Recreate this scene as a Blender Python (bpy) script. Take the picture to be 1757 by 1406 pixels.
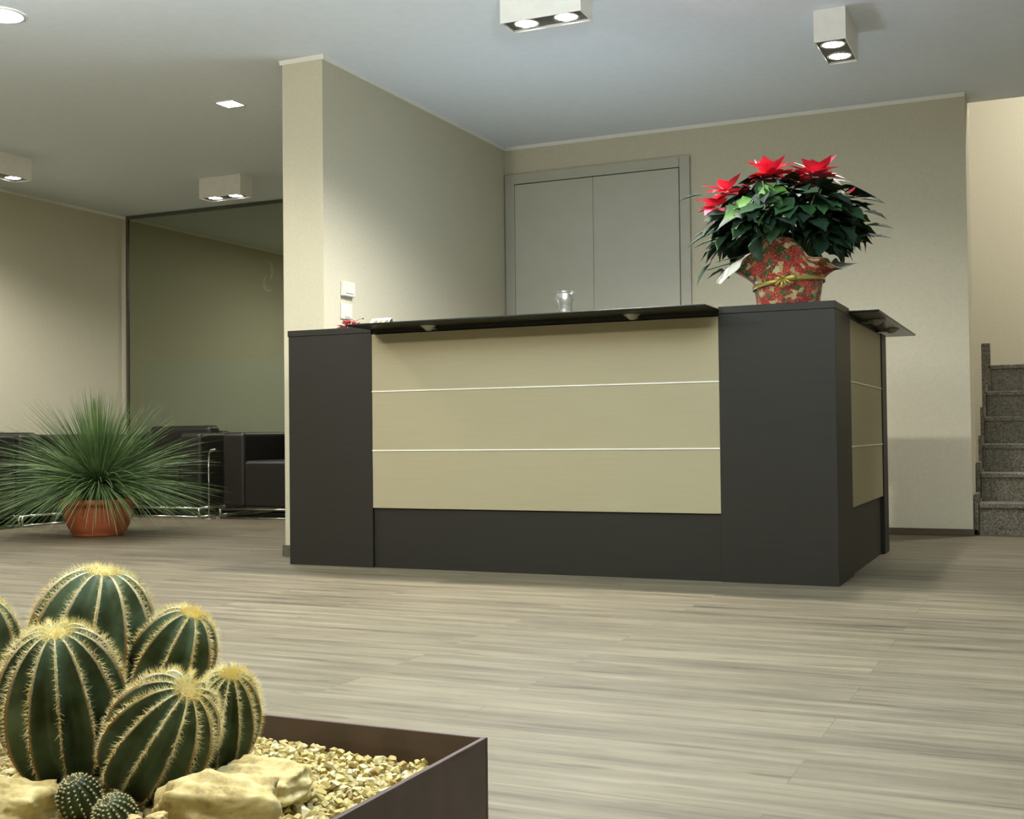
import bpy, bmesh, math, random
from math import sin, cos, pi, radians as R, sqrt
from mathutils import Vector, Matrix, noise as mnoise
random.seed(7)
for o in list(bpy.data.objects): bpy.data.objects.remove(o)
scene = bpy.context.scene
COL = scene.collection

# ------------------------------------------------------------------ camera
cam_d = bpy.data.cameras.new('camera'); cam = bpy.data.objects.new('camera', cam_d); COL.objects.link(cam)
cam_d.sensor_fit = 'HORIZONTAL'; cam_d.sensor_width = 36.0; cam_d.lens = 2050.19 / 1757.0 * 36.0
cam_d.clip_start = 0.02; cam_d.clip_end = 100
yaw, pitch, roll = R(24.44703661), R(1.25488397), R(-0.6480483)
fwd = Vector((-sin(yaw) * cos(pitch), cos(yaw) * cos(pitch), sin(pitch)))
r0 = Vector((cos(yaw), sin(yaw), 0)); u0 = r0.cross(fwd)
rr = r0 * cos(roll) + u0 * sin(roll); uu = -r0 * sin(roll) + u0 * cos(roll)
M = Matrix((rr, uu, -fwd)).transposed().to_4x4(); M.translation = Vector((0, 0, 0.63))
cam.matrix_world = M
scene.camera = cam

# ------------------------------------------------------------------ world, colour
w = bpy.data.worlds.new('world'); scene.world = w; w.use_nodes = True
w.node_tree.nodes['Background'].inputs[0].default_value = (0.9, 0.95, 1, 1)
w.node_tree.nodes['Background'].inputs[1].default_value = 0.02
vs = scene.view_settings
vs.view_transform = 'Standard'; vs.look = 'None'; vs.gamma = 1.0; vs.use_curve_mapping = False; vs.exposure = 2.02
scene.display_settings.display_device = 'sRGB'

WARM = (1.0, 0.93, 0.76); NEUT = (1.0, 0.97, 0.93); COOL = (0.78, 0.92, 1.0)
SPOT_W = 26.0

def spot(name, loc, energy, color, size=150, blend=0.7, radius=0.045, rot=(0, 0, 0)):
    d = bpy.data.lights.new(name, 'SPOT'); d.energy = energy; d.color = color
    d.spot_size = R(size); d.spot_blend = blend; d.shadow_soft_size = radius
    o = bpy.data.objects.new(name, d); o.location = loc; o.rotation_euler = rot; COL.objects.link(o); return o

def area(name, loc, energy, color, sx, sy, rot=(0, 0, 0)):
    d = bpy.data.lights.new(name, 'AREA'); d.shape = 'RECTANGLE'; d.energy = energy; d.color = color
    d.size = sx; d.size_y = sy
    o = bpy.data.objects.new(name, d); o.location = loc; o.rotation_euler = rot; COL.objects.link(o); return o

# unseen, guessed ceiling lamps; the near one follows the light on the cacti
area('light_hall_near', (-1.0, 0.5, 2.63), 11, WARM, 0.6, 0.6)
area('light_hall_left', (-4.6, 1.2, 2.63), 6, NEUT, 0.6, 0.6)
# unseen point lights added as fill for ceiling and walls, no real lamps
def fill_point(name, loc, energy, color, radius=0.12):
    d = bpy.data.lights.new(name, 'POINT'); d.energy = energy; d.color = color; d.shadow_soft_size = radius
    o = bpy.data.objects.new(name, d); o.location = loc; COL.objects.link(o); return o
fill_point('light_fill_point', (-1.2, 1.9, 2.0), 6, NEUT, 0.06)
# unseen upward spots, added only to brighten the ceiling
spot('light_fill_up', (-0.7, 2.2, 1.75), 125, COOL, 170, 0.5, 0.1, (pi, 0, 0))
spot('light_fill_up', (-3.8, 1.6, 1.75), 70, COOL, 170, 0.5, 0.1, (pi, 0, 0))
fill_point('light_fill_point', (-3.6, 1.9, 2.0), 26, WARM, 0.06)  # second added fill point, brightens the end of the dividing wall
# bluish fill added out of sight behind the counter to make the ceiling glow
area('light_desk_fill', (-2.3, 5.75, 0.86), 2.4, (0.70, 0.86, 1.0), 0.5, 0.25, (pi, 0, 0))
# stairwell lamp above the stairs and the room behind the glass
area('light_stairwell', (0.9, 9.4, 4.6), 34, NEUT, 0.5, 0.5)
area('light_back_room', (-5.6, 10.4, 2.60), 16, NEUT, 0.5, 0.5)

# ------------------------------------------------------------------ materials
def srgb(r, g, b):
    f = lambda c: (c / 255) / 12.92 if c / 255 <= 0.04045 else ((c / 255 + 0.055) / 1.055) ** 2.4
    return (f(r), f(g), f(b), 1)

class NT:
    def __init__(s, name):
        s.m = bpy.data.materials.new(name); s.m.use_nodes = True
        s.t = s.m.node_tree; s.b = s.t.nodes['Principled BSDF']; s.out = s.t.nodes['Material Output']
    def n(s, typ, **kw):
        nd = s.t.nodes.new(typ)
        for k, v in kw.items():
            if k.startswith('i_'):
                key = k[2:]; key = int(key) if key.isdigit() else key.replace('_', ' ')
                nd.inputs[key].default_value = v
            else: setattr(nd, k, v)
        return nd
    def l(s, a, b): s.t.links.new(a, b)
    def ramp(s, fac, stops):
        r = s.n('ShaderNodeValToRGB'); e = r.color_ramp.elements
        while len(e) < len(stops): e.new(0.5)
        for el, (p, c) in zip(e, stops): el.position = p; el.color = c
        s.l(fac, r.inputs[0]); return r.outputs[0]
    def coords(s, scale=(1, 1, 1), rot=(0, 0, 0), kind='Object'):
        tc = s.n('ShaderNodeTexCoord'); mp = s.n('ShaderNodeMapping')
        mp.inputs['Scale'].default_value = scale; mp.inputs['Rotation'].default_value = rot
        s.l(tc.outputs[kind], mp.inputs[0]); return mp.outputs[0]
    def bump(s, h, strength=0.2, dist=0.002):
        b = s.n('ShaderNodeBump', i_Strength=strength, i_Distance=dist); s.l(h, b.inputs['Height']); s.l(b.outputs[0], s.b.inputs['Normal'])

def noisy(name, c1, c2, scale=(5, 5, 5), nscale=1.0, detail=4, rough=0.6, metallic=0, bump=0.0, bdist=0.002, spec=None, coat=0, lo=0.35, hi=0.65):
    s = NT(name)
    v = s.coords(scale); nz = s.n('ShaderNodeTexNoise', i_Scale=nscale, i_Detail=detail); s.l(v, nz.inputs['Vector'])
    s.l(s.ramp(nz.outputs['Fac'], [(lo, c1), (hi, c2)]), s.b.inputs['Base Color'])
    s.b.inputs['Roughness'].default_value = rough; s.b.inputs['Metallic'].default_value = metallic
    if spec is not None: s.b.inputs['Specular IOR Level'].default_value = spec
    if coat: s.b.inputs['Coat Weight'].default_value = coat
    if bump: s.bump(nz.outputs['Fac'], bump, bdist)
    return s.m

def emis(name, col, strength):
    s = NT(name); s.b.inputs['Base Color'].default_value = (0.8, 0.8, 0.8, 1)
    s.b.inputs['Emission Color'].default_value = col + (1,) if len(col) == 3 else col
    s.b.inputs['Emission Strength'].default_value = strength; return s.m

MT = {}
MT['wall'] = noisy('wall_wallpaper', srgb(193, 187, 164), srgb(198, 192, 169), (60, 60, 60), 1, 5, 0.85, bump=0.02, bdist=0.001, spec=0.2)
MT['ceiling'] = noisy('ceiling_paint', srgb(226, 232, 238), srgb(229, 235, 241), (20, 20, 20), 1, 3, 0.9, spec=0.15)
MT['cornice'] = noisy('cornice_plaster', srgb(226, 224, 214), srgb(230, 228, 218), (20, 20, 20), 1, 3, 0.8)
MT['door'] = noisy('door_laminate', srgb(178, 176, 160), srgb(181, 179, 163), (8, 8, 8), 1, 3, 0.6)
MT['door_frame'] = noisy('door_frame_laminate', srgb(174, 171, 155), srgb(177, 174, 158), (8, 8, 8), 1, 3, 0.55)
MT['gap'] = noisy('dark_gap', srgb(40, 38, 34), srgb(48, 46, 40), rough=0.8)
MT['skirting'] = noisy('dark_skirting', srgb(72, 60, 46), srgb(84, 70, 54), (4, 40, 40), rough=0.5)
MT['white'] = noisy('white_lacquer', srgb(222, 220, 212), srgb(228, 226, 218), (20, 20, 20), rough=0.45)
MT['plastic'] = noisy('white_plastic', srgb(206, 206, 194), srgb(212, 212, 200), (20, 20, 20), rough=0.35)
MT['frame'] = noisy('grey_frame_metal', srgb(92, 92, 80), srgb(102, 102, 90), (40, 40, 40), rough=0.4, metallic=0.3)
MT['black_bezel'] = noisy('dark_bezel', srgb(60, 60, 60), srgb(75, 75, 75), (30, 30, 30), rough=0.4)
MT['lens'] = emis('lamp_lens', (1.0, 0.99, 0.93), 14.0)
MT['leather'] = noisy('black_leather', srgb(28, 25, 22), srgb(36, 33, 28), (90, 90, 90), 1, 4, 0.42, bump=0.25, bdist=0.001)
MT['chrome'] = noisy('chrome', srgb(190, 188, 180), srgb(205, 203, 196), (10, 10, 10), rough=0.18, metallic=1.0)
MT['satin'] = noisy('satin_grey_metal', srgb(150, 150, 140), srgb(160, 160, 150), (10, 10, 10), rough=0.45, metallic=0.4)
MT['terracotta'] = noisy('terracotta', srgb(168, 88, 52), srgb(184, 102, 62), (14, 14, 14), 1, 5, 0.6, bump=0.1)
MT['soil'] = noisy('potting_soil', srgb(38, 28, 20), srgb(60, 46, 32), (60, 60, 60), 1, 6, 0.95, bump=0.8, bdist=0.004)
MT['grass'] = noisy('yucca_leaf', srgb(64, 92, 50), srgb(124, 150, 96), (7, 7, 7), 1, 3, 0.5, spec=0.3)
MT['planter'] = noisy('brown_planter_metal', srgb(76, 60, 54), srgb(88, 70, 63), (25, 25, 25), 1, 4, 0.42, metallic=0.15, bump=0.05)
MT['bed'] = noisy('gravel_bed', srgb(120, 104, 64), srgb(160, 142, 92), (90, 90, 90), 1, 5, 0.95, bump=0.6, bdist=0.003)
MT['red_leaf'] = noisy('poinsettia_bract', srgb(226, 44, 74), srgb(240, 78, 106), (20, 20, 20), 1, 3, 0.5)
MT['stem'] = noisy('green_stem', srgb(70, 96, 52), srgb(92, 112, 62), (20, 20, 20), rough=0.6)
MT['cyathia'] = noisy('yellow_cyathia', srgb(180, 170, 60), srgb(205, 120, 60), (90, 90, 90), rough=0.5)
MT['ribbon'] = noisy('gold_ribbon', srgb(168, 148, 70), srgb(196, 176, 96), (10, 10, 90), rough=0.32, metallic=0.4)
MT['paper_back'] = noisy('white_paper_back', srgb(226, 222, 206), srgb(234, 230, 216), (10, 10, 10), rough=0.5)
MT['berry'] = noisy('red_berry', srgb(140, 20, 32), srgb(160, 32, 42), (60, 60, 60), rough=0.2, coat=0.4)
MT['twig'] = noisy('brown_twig', srgb(66, 36, 26), srgb(84, 50, 34), (60, 60, 60), rough=0.7)
MT['dark_leaf'] = noisy('dark_red_leaf', srgb(110, 36, 34), srgb(134, 52, 44), (60, 60, 60), rough=0.5)
MT['card'] = noisy('white_card', srgb(214, 210, 196), srgb(220, 216, 202), (10, 10, 10), rough=0.5)
MT['card_grey'] = noisy('grey_print', srgb(108, 106, 98), srgb(134, 132, 120), (200, 200, 200), rough=0.5)
MT['card_tan'] = noisy('tan_print', srgb(146, 134, 100), srgb(158, 146, 110), (200, 200, 200), rough=0.5)
MT['groove'] = noisy('light_reveal', srgb(236, 232, 216), srgb(240, 236, 220), (10, 10, 10), rough=0.45)

def desk_wood(name, c1, c2, rough=0.5):
    s = NT(name); v = s.coords((3, 3, 120)); nz = s.n('ShaderNodeTexNoise', i_Scale=1.0, i_Detail=5, i_Roughness=0.6); s.l(v, nz.inputs['Vector'])
    s.l(s.ramp(nz.outputs['Fac'], [(0.3, c1), (0.7, c2)]), s.b.inputs['Base Color'])
    s.b.inputs['Roughness'].default_value = rough; s.b.inputs['Specular IOR Level'].default_value = 0.35; s.bump(nz.outputs['Fac'], 0.15, 0.001); return s.m
MT['wenge'] = desk_wood('wenge_laminate', srgb(34, 31, 24), srgb(40, 37, 29), 0.5)
MT['panel'] = desk_wood('beige_laminate', srgb(160, 150, 119), srgb(164, 154, 123), 0.5)

def floor_mat():
    s = NT('grey_oak_planks')
    v = s.coords()
    br = s.n('ShaderNodeTexBrick', i_Scale=1.0, offset=0.37, offset_frequency=2, squash=1.0)
    br.inputs['Brick Width'].default_value = 1.22; br.inputs['Row Height'].default_value = 0.18
    br.inputs['Mortar Size'].default_value = 0.0012; br.inputs['Mortar Smooth'].default_value = 0.3
    br.inputs['Color1'].default_value = (0, 0, 0, 1); br.inputs['Color2'].default_value = (1, 1, 1, 1); br.inputs['Mortar'].default_value = (0.5, 0.5, 0.5, 1)
    s.l(v, br.inputs['Vector'])
    # per plank offset of the grain
    sep = s.n('ShaderNodeSeparateXYZ'); s.l(v, sep.inputs[0])
    off = s.n('ShaderNodeMath', operation='MULTIPLY_ADD'); s.l(br.outputs['Color'], off.inputs[0]); off.inputs[1].default_value = 7.0; s.l(sep.outputs[0], off.inputs[2])
    cmb = s.n('ShaderNodeCombineXYZ'); s.l(off.outputs[0], cmb.inputs[0]); s.l(sep.outputs[1], cmb.inputs[1])
    def grain(sc, det, rg):
        mp = s.n('ShaderNodeMapping'); mp.inputs['Scale'].default_value = sc; s.l(cmb.outputs[0], mp.inputs[0])
        nz = s.n('ShaderNodeTexNoise', i_Scale=1.0, i_Detail=det, i_Roughness=rg); s.l(mp.outputs[0], nz.inputs['Vector']); return nz.outputs['Fac']
    g1 = grain((1.3, 17, 1), 5, 0.6); g2 = grain((4.5, 75, 1), 4, 0.65); g3 = grain((5, 26, 1), 2, 0.5)
    a = s.n('ShaderNodeMath', operation='MULTIPLY_ADD'); s.l(g2, a.inputs[0]); a.inputs[1].default_value = 0.35; s.l(g1, a.inputs[2])
    b = s.n('ShaderNodeMath', operation='MULTIPLY_ADD'); s.l(br.outputs['Color'], b.inputs[0]); b.inputs[1].default_value = 0.10; s.l(a.outputs[0], b.inputs[2])
    c = s.ramp(b.outputs[0], [(0.48, srgb(72, 65, 52)), (0.62, srgb(99, 91, 74)), (0.80, srgb(119, 110, 90)), (0.95, srgb(132, 123, 102))])
    knot = s.ramp(g3, [(0.27, (0.66, 0.63, 0.56, 1)), (0.36, (1, 1, 1, 1))])
    mx = s.n('ShaderNodeMix', data_type='RGBA', blend_type='MULTIPLY'); mx.inputs[0].default_value = 0.8; s.l(c, mx.inputs[6]); s.l(knot, mx.inputs[7])
    mm = s.n('ShaderNodeMix', data_type='RGBA', blend_type='MULTIPLY'); s.l(br.outputs['Fac'], mm.inputs[0]); s.l(mx.outputs[2], mm.inputs[6]); mm.inputs[7].default_value = (0.75, 0.73, 0.7, 1)
    s.l(mm.outputs[2], s.b.inputs['Base Color'])
    s.b.inputs['Roughness'].default_value = 0.55; s.b.inputs['Specular IOR Level'].default_value = 0.25
    s.bump(a.outputs[0], 0.12, 0.001); return s.m
MT['floor'] = floor_mat()

def granite():
    s = NT('speckled_granite'); v = s.coords((1, 1, 1))
    vo = s.n('ShaderNodeTexVoronoi', i_Scale=150.0); s.l(v, vo.inputs['Vector'])
    nz = s.n('ShaderNodeTexNoise', i_Scale=40.0, i_Detail=6, i_Roughness=0.7); s.l(v, nz.inputs['Vector'])
    ad = s.n('ShaderNodeMix', data_type='RGBA'); ad.inputs[0].default_value = 0.45; s.l(nz.outputs['Color'], ad.inputs[6]); s.l(vo.outputs['Color'], ad.inputs[7])
    bw = s.n('ShaderNodeRGBToBW'); s.l(ad.outputs[2], bw.inputs[0])
    s.l(s.ramp(bw.outputs[0], [(0.36, srgb(82, 77, 64)), (0.48, srgb(112, 106, 90)), (0.62, srgb(146, 140, 122))]), s.b.inputs['Base Color'])
    s.b.inputs['Roughness'].default_value = 0.35; return s.m
MT['granite'] = granite()

def thin_glass(name, tint, rough=0.02, base=0.04, power=5.0):
    s = NT(name); nt = s.t
    tr = s.n('ShaderNodeBsdfTransparent'); tr.inputs[0].default_value = tint
    gl = s.n('ShaderNodeBsdfGlossy'); gl.inputs['Roughness'].default_value = rough
    lw = s.n('ShaderNodeLayerWeight', i_Blend=0.5); pw = s.n('ShaderNodeMath', operation='POWER'); pw.inputs[1].default_value = power; s.l(lw.outputs['Facing'], pw.inputs[0])
    fr = s.n('ShaderNodeMath', operation='MULTIPLY_ADD'); s.l(pw.outputs[0], fr.inputs[0]); fr.inputs[1].default_value = 0.9; fr.inputs[2].default_value = base
    mx = s.n('ShaderNodeMixShader')
    s.l(fr.outputs[0], mx.inputs[0]); s.l(tr.outputs[0], mx.inputs[1]); s.l(gl.outputs[0], mx.inputs[2])
    nt.nodes.remove(s.b); s.l(mx.outputs[0], s.out.inputs[0]); return s.m
MT['pane'] = thin_glass('partition_glass', (0.66, 0.69, 0.62, 1))
MT['cup'] = thin_glass('clear_plastic', (0.96, 0.97, 0.95, 1), 0.15, 0.10, 2.0)
def frosted():
    s = NT('frosted_film'); nt = s.t
    tr = s.n('ShaderNodeBsdfTransparent'); tr.inputs[0].default_value = (0.9, 0.94, 0.9, 1)
    df = s.n('ShaderNodeBsdfDiffuse'); df.inputs[0].default_value = srgb(150, 152, 138); mx = s.n('ShaderNodeMixShader'); mx.inputs[0].default_value = 0.16
    s.l(tr.outputs[0], mx.inputs[1]); s.l(df.outputs[0], mx.inputs[2]); nt.nodes.remove(s.b); s.l(mx.outputs[0], s.out.inputs[0]); return s.m
MT['film'] = frosted()
def black_glass():
    s = NT('smoked_counter_glass'); s.b.inputs['Base Color'].default_value = srgb(34, 38, 30); s.b.inputs['Roughness'].default_value = 0.28
    s.b.inputs['Specular IOR Level'].default_value = 0.12; return s.m
MT['counter_glass'] = black_glass()

def cactus_mat(name, g1, g2, wool1, wool2):
    s = NT(name)
    at = s.n('ShaderNodeAttribute', attribute_name='crest'); ct = s.n('ShaderNodeAttribute', attribute_name='crown')
    v = s.coords((22, 22, 22)); nz = s.n('ShaderNodeTexNoise', i_Scale=1.0, i_Detail=4); s.l(v, nz.inputs['Vector'])
    nf = s.n('ShaderNodeTexNoise', i_Scale=22.0, i_Detail=3); s.l(v, nf.inputs['Vector'])
    g = s.ramp(nz.outputs['Fac'], [(0.35, g1), (0.68, g2)])
    wc = s.n('ShaderNodeMix', data_type='RGBA'); s.l(ct.outputs['Fac'], wc.inputs[0]); wc.inputs[6].default_value = wool2; wc.inputs[7].default_value = wool1
    ad = s.n('ShaderNodeMath', operation='MULTIPLY_ADD'); s.l(nf.outputs['Fac'], ad.inputs[0]); ad.inputs[1].default_value = 0.22; s.l(at.outputs['Fac'], ad.inputs[2])
    f = s.ramp(ad.outputs[0], [(0.90, (0, 0, 0, 1)), (1.0, (1, 1, 1, 1))])
    mx = s.n('ShaderNodeMix', data_type='RGBA'); s.l(f, mx.inputs[0]); s.l(g, mx.inputs[6]); s.l(wc.outputs[2], mx.inputs[7])
    s.l(mx.outputs[2], s.b.inputs['Base Color']); s.b.inputs['Roughness'].default_value = 0.5; s.b.inputs['Specular IOR Level'].default_value = 0.35
    s.bump(nf.outputs['Fac'], 0.15, 0.001); return s.m
MT['cactus'] = cactus_mat('cactus_skin', srgb(54, 66, 38), srgb(98, 120, 96), srgb(248, 242, 212), srgb(164, 124, 84))
MT['cactus_small'] = cactus_mat('small_cactus_skin', srgb(40, 54, 30), srgb(60, 76, 44), srgb(190, 180, 130), srgb(150, 140, 96))
MT['spine'] = noisy('golden_spine', srgb(234, 212, 128), srgb(250, 240, 190), (30, 30, 30), 1, 2, 0.5)
MT['spine_pale'] = noisy('pale_spine', srgb(170, 160, 120), srgb(200, 190, 150), (30, 30, 30), 1, 2, 0.5)
MT['wool'] = noisy('areole_wool', srgb(196, 186, 140), srgb(214, 204, 160), (90, 90, 90), 1, 2, 0.8)

def rock_mat(name, cs, sc):
    s = NT(name); v = s.coords((sc, sc, sc)); nz = s.n('ShaderNodeTexNoise', i_Scale=1.0, i_Detail=8, i_Roughness=0.65); s.l(v, nz.inputs['Vector'])
    s.l(s.ramp(nz.outputs['Fac'], [(0.3, cs[0]), (0.48, cs[1]), (0.7, cs[2])]), s.b.inputs['Base Color']); s.b.inputs['Roughness'].default_value = 0.85
    s.bump(nz.outputs['Fac'], 0.6, 0.004); return s.m
MT['rock'] = rock_mat('cream_limestone', (srgb(120, 92, 52), srgb(190, 170, 112), srgb(216, 202, 150)), 30)
def gravel_mat():
    s = NT('yellow_gravel'); at = s.n('ShaderNodeAttribute', attribute_name='tone')
    v = s.coords((160, 160, 160)); nz = s.n('ShaderNodeTexNoise', i_Scale=1.0, i_Detail=3); s.l(v, nz.inputs['Vector'])
    ad = s.n('ShaderNodeMath', operation='MULTIPLY_ADD'); s.l(nz.outputs['Fac'], ad.inputs[0]); ad.inputs[1].default_value = 0.25; s.l(at.outputs['Fac'], ad.inputs[2])
    s.l(s.ramp(ad.outputs[0], [(0.1, srgb(158, 132, 72)), (0.3, srgb(184, 165, 102)), (0.8, srgb(198, 184, 126)), (1.15, srgb(212, 202, 162))]), s.b.inputs['Base Color'])
    s.b.inputs['Roughness'].default_value = 0.8; return s.m
MT['gravel'] = gravel_mat()
def leaf_mat():
    s = NT('poinsettia_leaf'); at = s.n('ShaderNodeAttribute', attribute_name='tone')
    s.l(s.ramp(at.outputs['Fac'], [(0.0, srgb(22, 40, 28)), (0.5, srgb(32, 58, 38)), (0.86, srgb(52, 84, 46)), (0.97, srgb(82, 124, 50))]), s.b.inputs['Base Color'])
    s.b.inputs['Roughness'].default_value = 0.6; s.b.inputs['Specular IOR Level'].default_value = 0.2; return s.m
MT['leaf'] = leaf_mat()
def wrap_mat():
    s = NT('patterned_foil'); v = s.coords((1, 1, 1), kind='UV')
    vo = s.n('ShaderNodeTexVoronoi', i_Scale=14.0); nz = s.n('ShaderNodeTexNoise', i_Scale=16.0, i_Detail=3)
    dm = s.n('ShaderNodeMix', data_type='VECTOR'); dm.inputs[0].default_value = 0.08; s.l(v, dm.inputs[4]); s.l(nz.outputs['Color'], dm.inputs[5]); s.l(v, nz.inputs['Vector'])
    s.l(dm.outputs[1], vo.inputs['Vector'])
    sp = s.n('ShaderNodeSeparateColor'); s.l(vo.outputs['Color'], sp.inputs[0])
    r = s.ramp(sp.outputs[0], [(0.0, srgb(176, 42, 46)), (0.3, srgb(150, 34, 38)), (0.5, srgb(170, 152, 106)), (0.62, srgb(196, 184, 146)), (0.68, srgb(40, 84, 40)), (0.82, srgb(104, 44, 36)), (0.92, srgb(86, 56, 34))])
    r.node.color_ramp.interpolation = 'CONSTANT'
    n2 = s.n('ShaderNodeTexNoise', i_Scale=60.0, i_Detail=2); s.l(v, n2.inputs['Vector'])
    f = s.ramp(n2.outputs['Fac'], [(0.60, (0, 0, 0, 1)), (0.64, (1, 1, 1, 1))])
    mx = s.n('ShaderNodeMix', data_type='RGBA'); s.l(f, mx.inputs[0]); s.l(r, mx.inputs[6]); mx.inputs[7].default_value = srgb(210, 196, 140)
    s.l(mx.outputs[2], s.b.inputs['Base Color']); s.b.inputs['Roughness'].default_value = 0.3; s.b.inputs['Specular IOR Level'].default_value = 0.6; return s.m
MT['wrap'] = wrap_mat()

# ------------------------------------------------------------------ mesh helpers
def link(name, me, mat, parent=None):
    o = bpy.data.objects.new(name, me); COL.objects.link(o)
    if mat is not None and not me.materials:
        me.materials.append(MT[mat] if isinstance(mat, str) else mat)
    if parent is not None: o.parent = parent
    return o

class MB:
    """collects geometry of ONE part"""
    def __init__(s): s.v = []; s.f = []; s.sm = []
    def add(s, vs, fs, smooth=False):
        b = len(s.v); s.v += [tuple(p) for p in vs]; s.f += [tuple(b + i for i in f) for f in fs]; s.sm += [smooth] * len(fs)
    def box(s, x0, x1, y0, y1, z0, z1):
        s.add([(x0, y0, z0), (x1, y0, z0), (x1, y1, z0), (x0, y1, z0), (x0, y0, z1), (x1, y0, z1), (x1, y1, z1), (x0, y1, z1)],
              [(0, 3, 2, 1), (4, 5, 6, 7), (0, 1, 5, 4), (1, 2, 6, 5), (2, 3, 7, 6), (3, 0, 4, 7)])
    def tube(s, pts, rad, n=8, cap=True):
        pts = [Vector(p) for p in pts]; m = len(pts); rads = rad if isinstance(rad, (list, tuple)) else [rad] * m
        vs = []; prev = None
        for i, p in enumerate(pts):
            t = (pts[min(i + 1, m - 1)] - pts[max(i - 1, 0)]).normalized()
            a = prev if prev is not None else (Vector((0, 0, 1)) if abs(t.z) < 0.9 else Vector((1, 0, 0)))
            a = (a - t * a.dot(t)).normalized(); prev = a; b = t.cross(a)
            for k in range(n):
                q = 2 * pi * k / n; vs.append(p + (a * cos(q) + b * sin(q)) * rads[i])
        fs = [(i * n + k, i * n + (k + 1) % n, (i + 1) * n + (k + 1) % n, (i + 1) * n + k) for i in range(m - 1) for k in range(n)]
        if cap: fs += [tuple(range(n))[::-1], tuple((m - 1) * n + k for k in range(n))]
        s.add(vs, fs, True)
    def lathe(s, prof, c=(0, 0, 0), n=48, fn=None):
        vs = []
        for (r, z) in prof:
            for k in range(n):
                q = 2 * pi * k / n; vs.append((c[0] + r * cos(q), c[1] + r * sin(q), c[2] + z))
        m = len(prof)
        fs = [(i * n + k, i * n + (k + 1) % n, (i + 1) * n + (k + 1) % n, (i + 1) * n + k) for i in range(m - 1) for k in range(n)]
        s.add(vs, fs, True)
    def disc(s, c, r, n=32, down=True):
        vs = [(c[0] + r * cos(2 * pi * k / n), c[1] + r * sin(2 * pi * k / n), c[2]) for k in range(n)]
        s.add(vs, [tuple(range(n))[::-1] if down else tuple(range(n))])
    def mesh(s, name):
        me = bpy.data.meshes.new(name); me.from_pydata(s.v, [], s.f); me.update()
        me.polygons.foreach_set('use_smooth', s.sm); return me
    def build(s, name, mat, parent=None, bevel=0, seg=2):
        me = s.mesh(name)
        o = link(name, me, mat, parent)
        if bevel:
            b = o.modifiers.new('bevel', 'BEVEL'); b.width = bevel; b.segments = seg; b.limit_method = 'ANGLE'; b.angle_limit = R(40)
            b.harden_normals = False
            if seg > 2: me.polygons.foreach_set('use_smooth', [True] * len(me.polygons)); 
            if seg > 2:
                wn = o.modifiers.new('wn', 'WEIGHTED_NORMAL'); wn.keep_sharp = False
        return o

def thing(name, label, cat, loc=(0, 0, 0), rz=0, group=None):
    o = bpy.data.objects.new(name, None); COL.objects.link(o); o.empty_display_size = 0.05
    o.location = loc; o.rotation_euler = (0, 0, rz); o['label'] = label; o['category'] = cat
    if group: o['group'] = group
    return o
def tag(o, label, cat, group=None, kind=None):
    o['label'] = label; o['category'] = cat
    if group: o['group'] = group
    if kind: o['kind'] = kind
    return o
def struct(name, mb, mat, label=None, bevel=0):
    o = mb.build(name, mat, None, bevel); o['kind'] = 'structure'
    if label: o['label'] = label; o['category'] = name.split('_')[0]
    return o
def box(name, a, mat, parent=None, bevel=0, seg=2):
    m = MB(); m.box(*a); return m.build(name, mat, parent, bevel, seg)
def sbox(name, boxes, mat, label=None, bevel=0):
    m = MB()
    for a in boxes: m.box(*a)
    return struct(name, m, mat, label, bevel)

# ------------------------------------------------------------------ setting
H = 2.66
XL, XM0, XM1, YB = -7.68, -3.755, -3.50, 7.625
YG = 8.40
sbox('floor', [(-7.9, 3.0, -3.2, 12.2, -0.2, 0)], 'floor', 'greyish oak plank floor running through the whole hall')
sbox('ceiling', [(-7.9, 3.0, -3.2, 7.88, H, H + 0.25), (-7.9, -3.5, 7.88, 12.2, H, H + 0.25)], 'ceiling', 'pale matt ceiling over reception hall')
sbox('wall_left', [(XL - 0.2, XL, -3.2, 12.2, 0, H)], 'wall', 'plain beige wall at far left behind the sofas')
sbox('wall_middle', [(XM0, XM1, 5.318, YB + 0.425, 0, H), (XM0, XM1, YB + 0.425, 12.2, 0, H)], 'wall', 'beige dividing wall ending beside the left end of the desk')
sbox('wall_back', [(XM1, -0.459, YB, YB + 0.425, 0, H)], 'wall', 'beige wall behind the reception desk')
sbox('wall_right', [(2.8, 3.0, -3.2, 12.2, 0, 5.0)], 'wall')
sbox('wall_front', [(-7.68, 2.8, -3.2, -3.0, 0, H)], 'wall')
sbox('wall_far', [(-3.5, 2.8, 11.0, 11.2, 0, 5.0)], 'wall', 'pale wall beyond the staircase')
sbox('wall_lounge', [(XL, XM0, 12.0, 12.2, 0, H)], 'wall')
sbox('wall_stairwell', [(-3.5, 2.8, 7.63, 7.88, H + 0.25, 5.0), (-3.5, -3.3, 8.05, 11.0, 0, 5.0)], 'wall')
sbox('ceiling_stairwell', [(-3.5, 3.0, 7.63, 11.2, 5.0, 5.2)], 'ceiling')['kind'] = 'structure'
CZ = 2.638
def cornice(name, boxes, label):
    m = MB()
    for (ax, x0, x1, y, sgn) in boxes:
        prof = [(0, CZ), (0.004, CZ), (0.006, CZ + 0.006), (0.012, CZ + 0.016), (0.013, H), (0, H)]
        vs = []
        for t in (x0, x1):
            for d, z in prof:
                vs.append((t, y + sgn * d, z) if ax == 'x' else (y + sgn * d, t, z))
        n = len(prof); fs = [(i, (i + 1) % n, n + (i + 1) % n, n + i) for i in range(n)] + [tuple(range(n)), tuple(range(n, 2 * n))]
        m.add(vs, fs)
    return struct(name, m, 'cornice', label)
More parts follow.
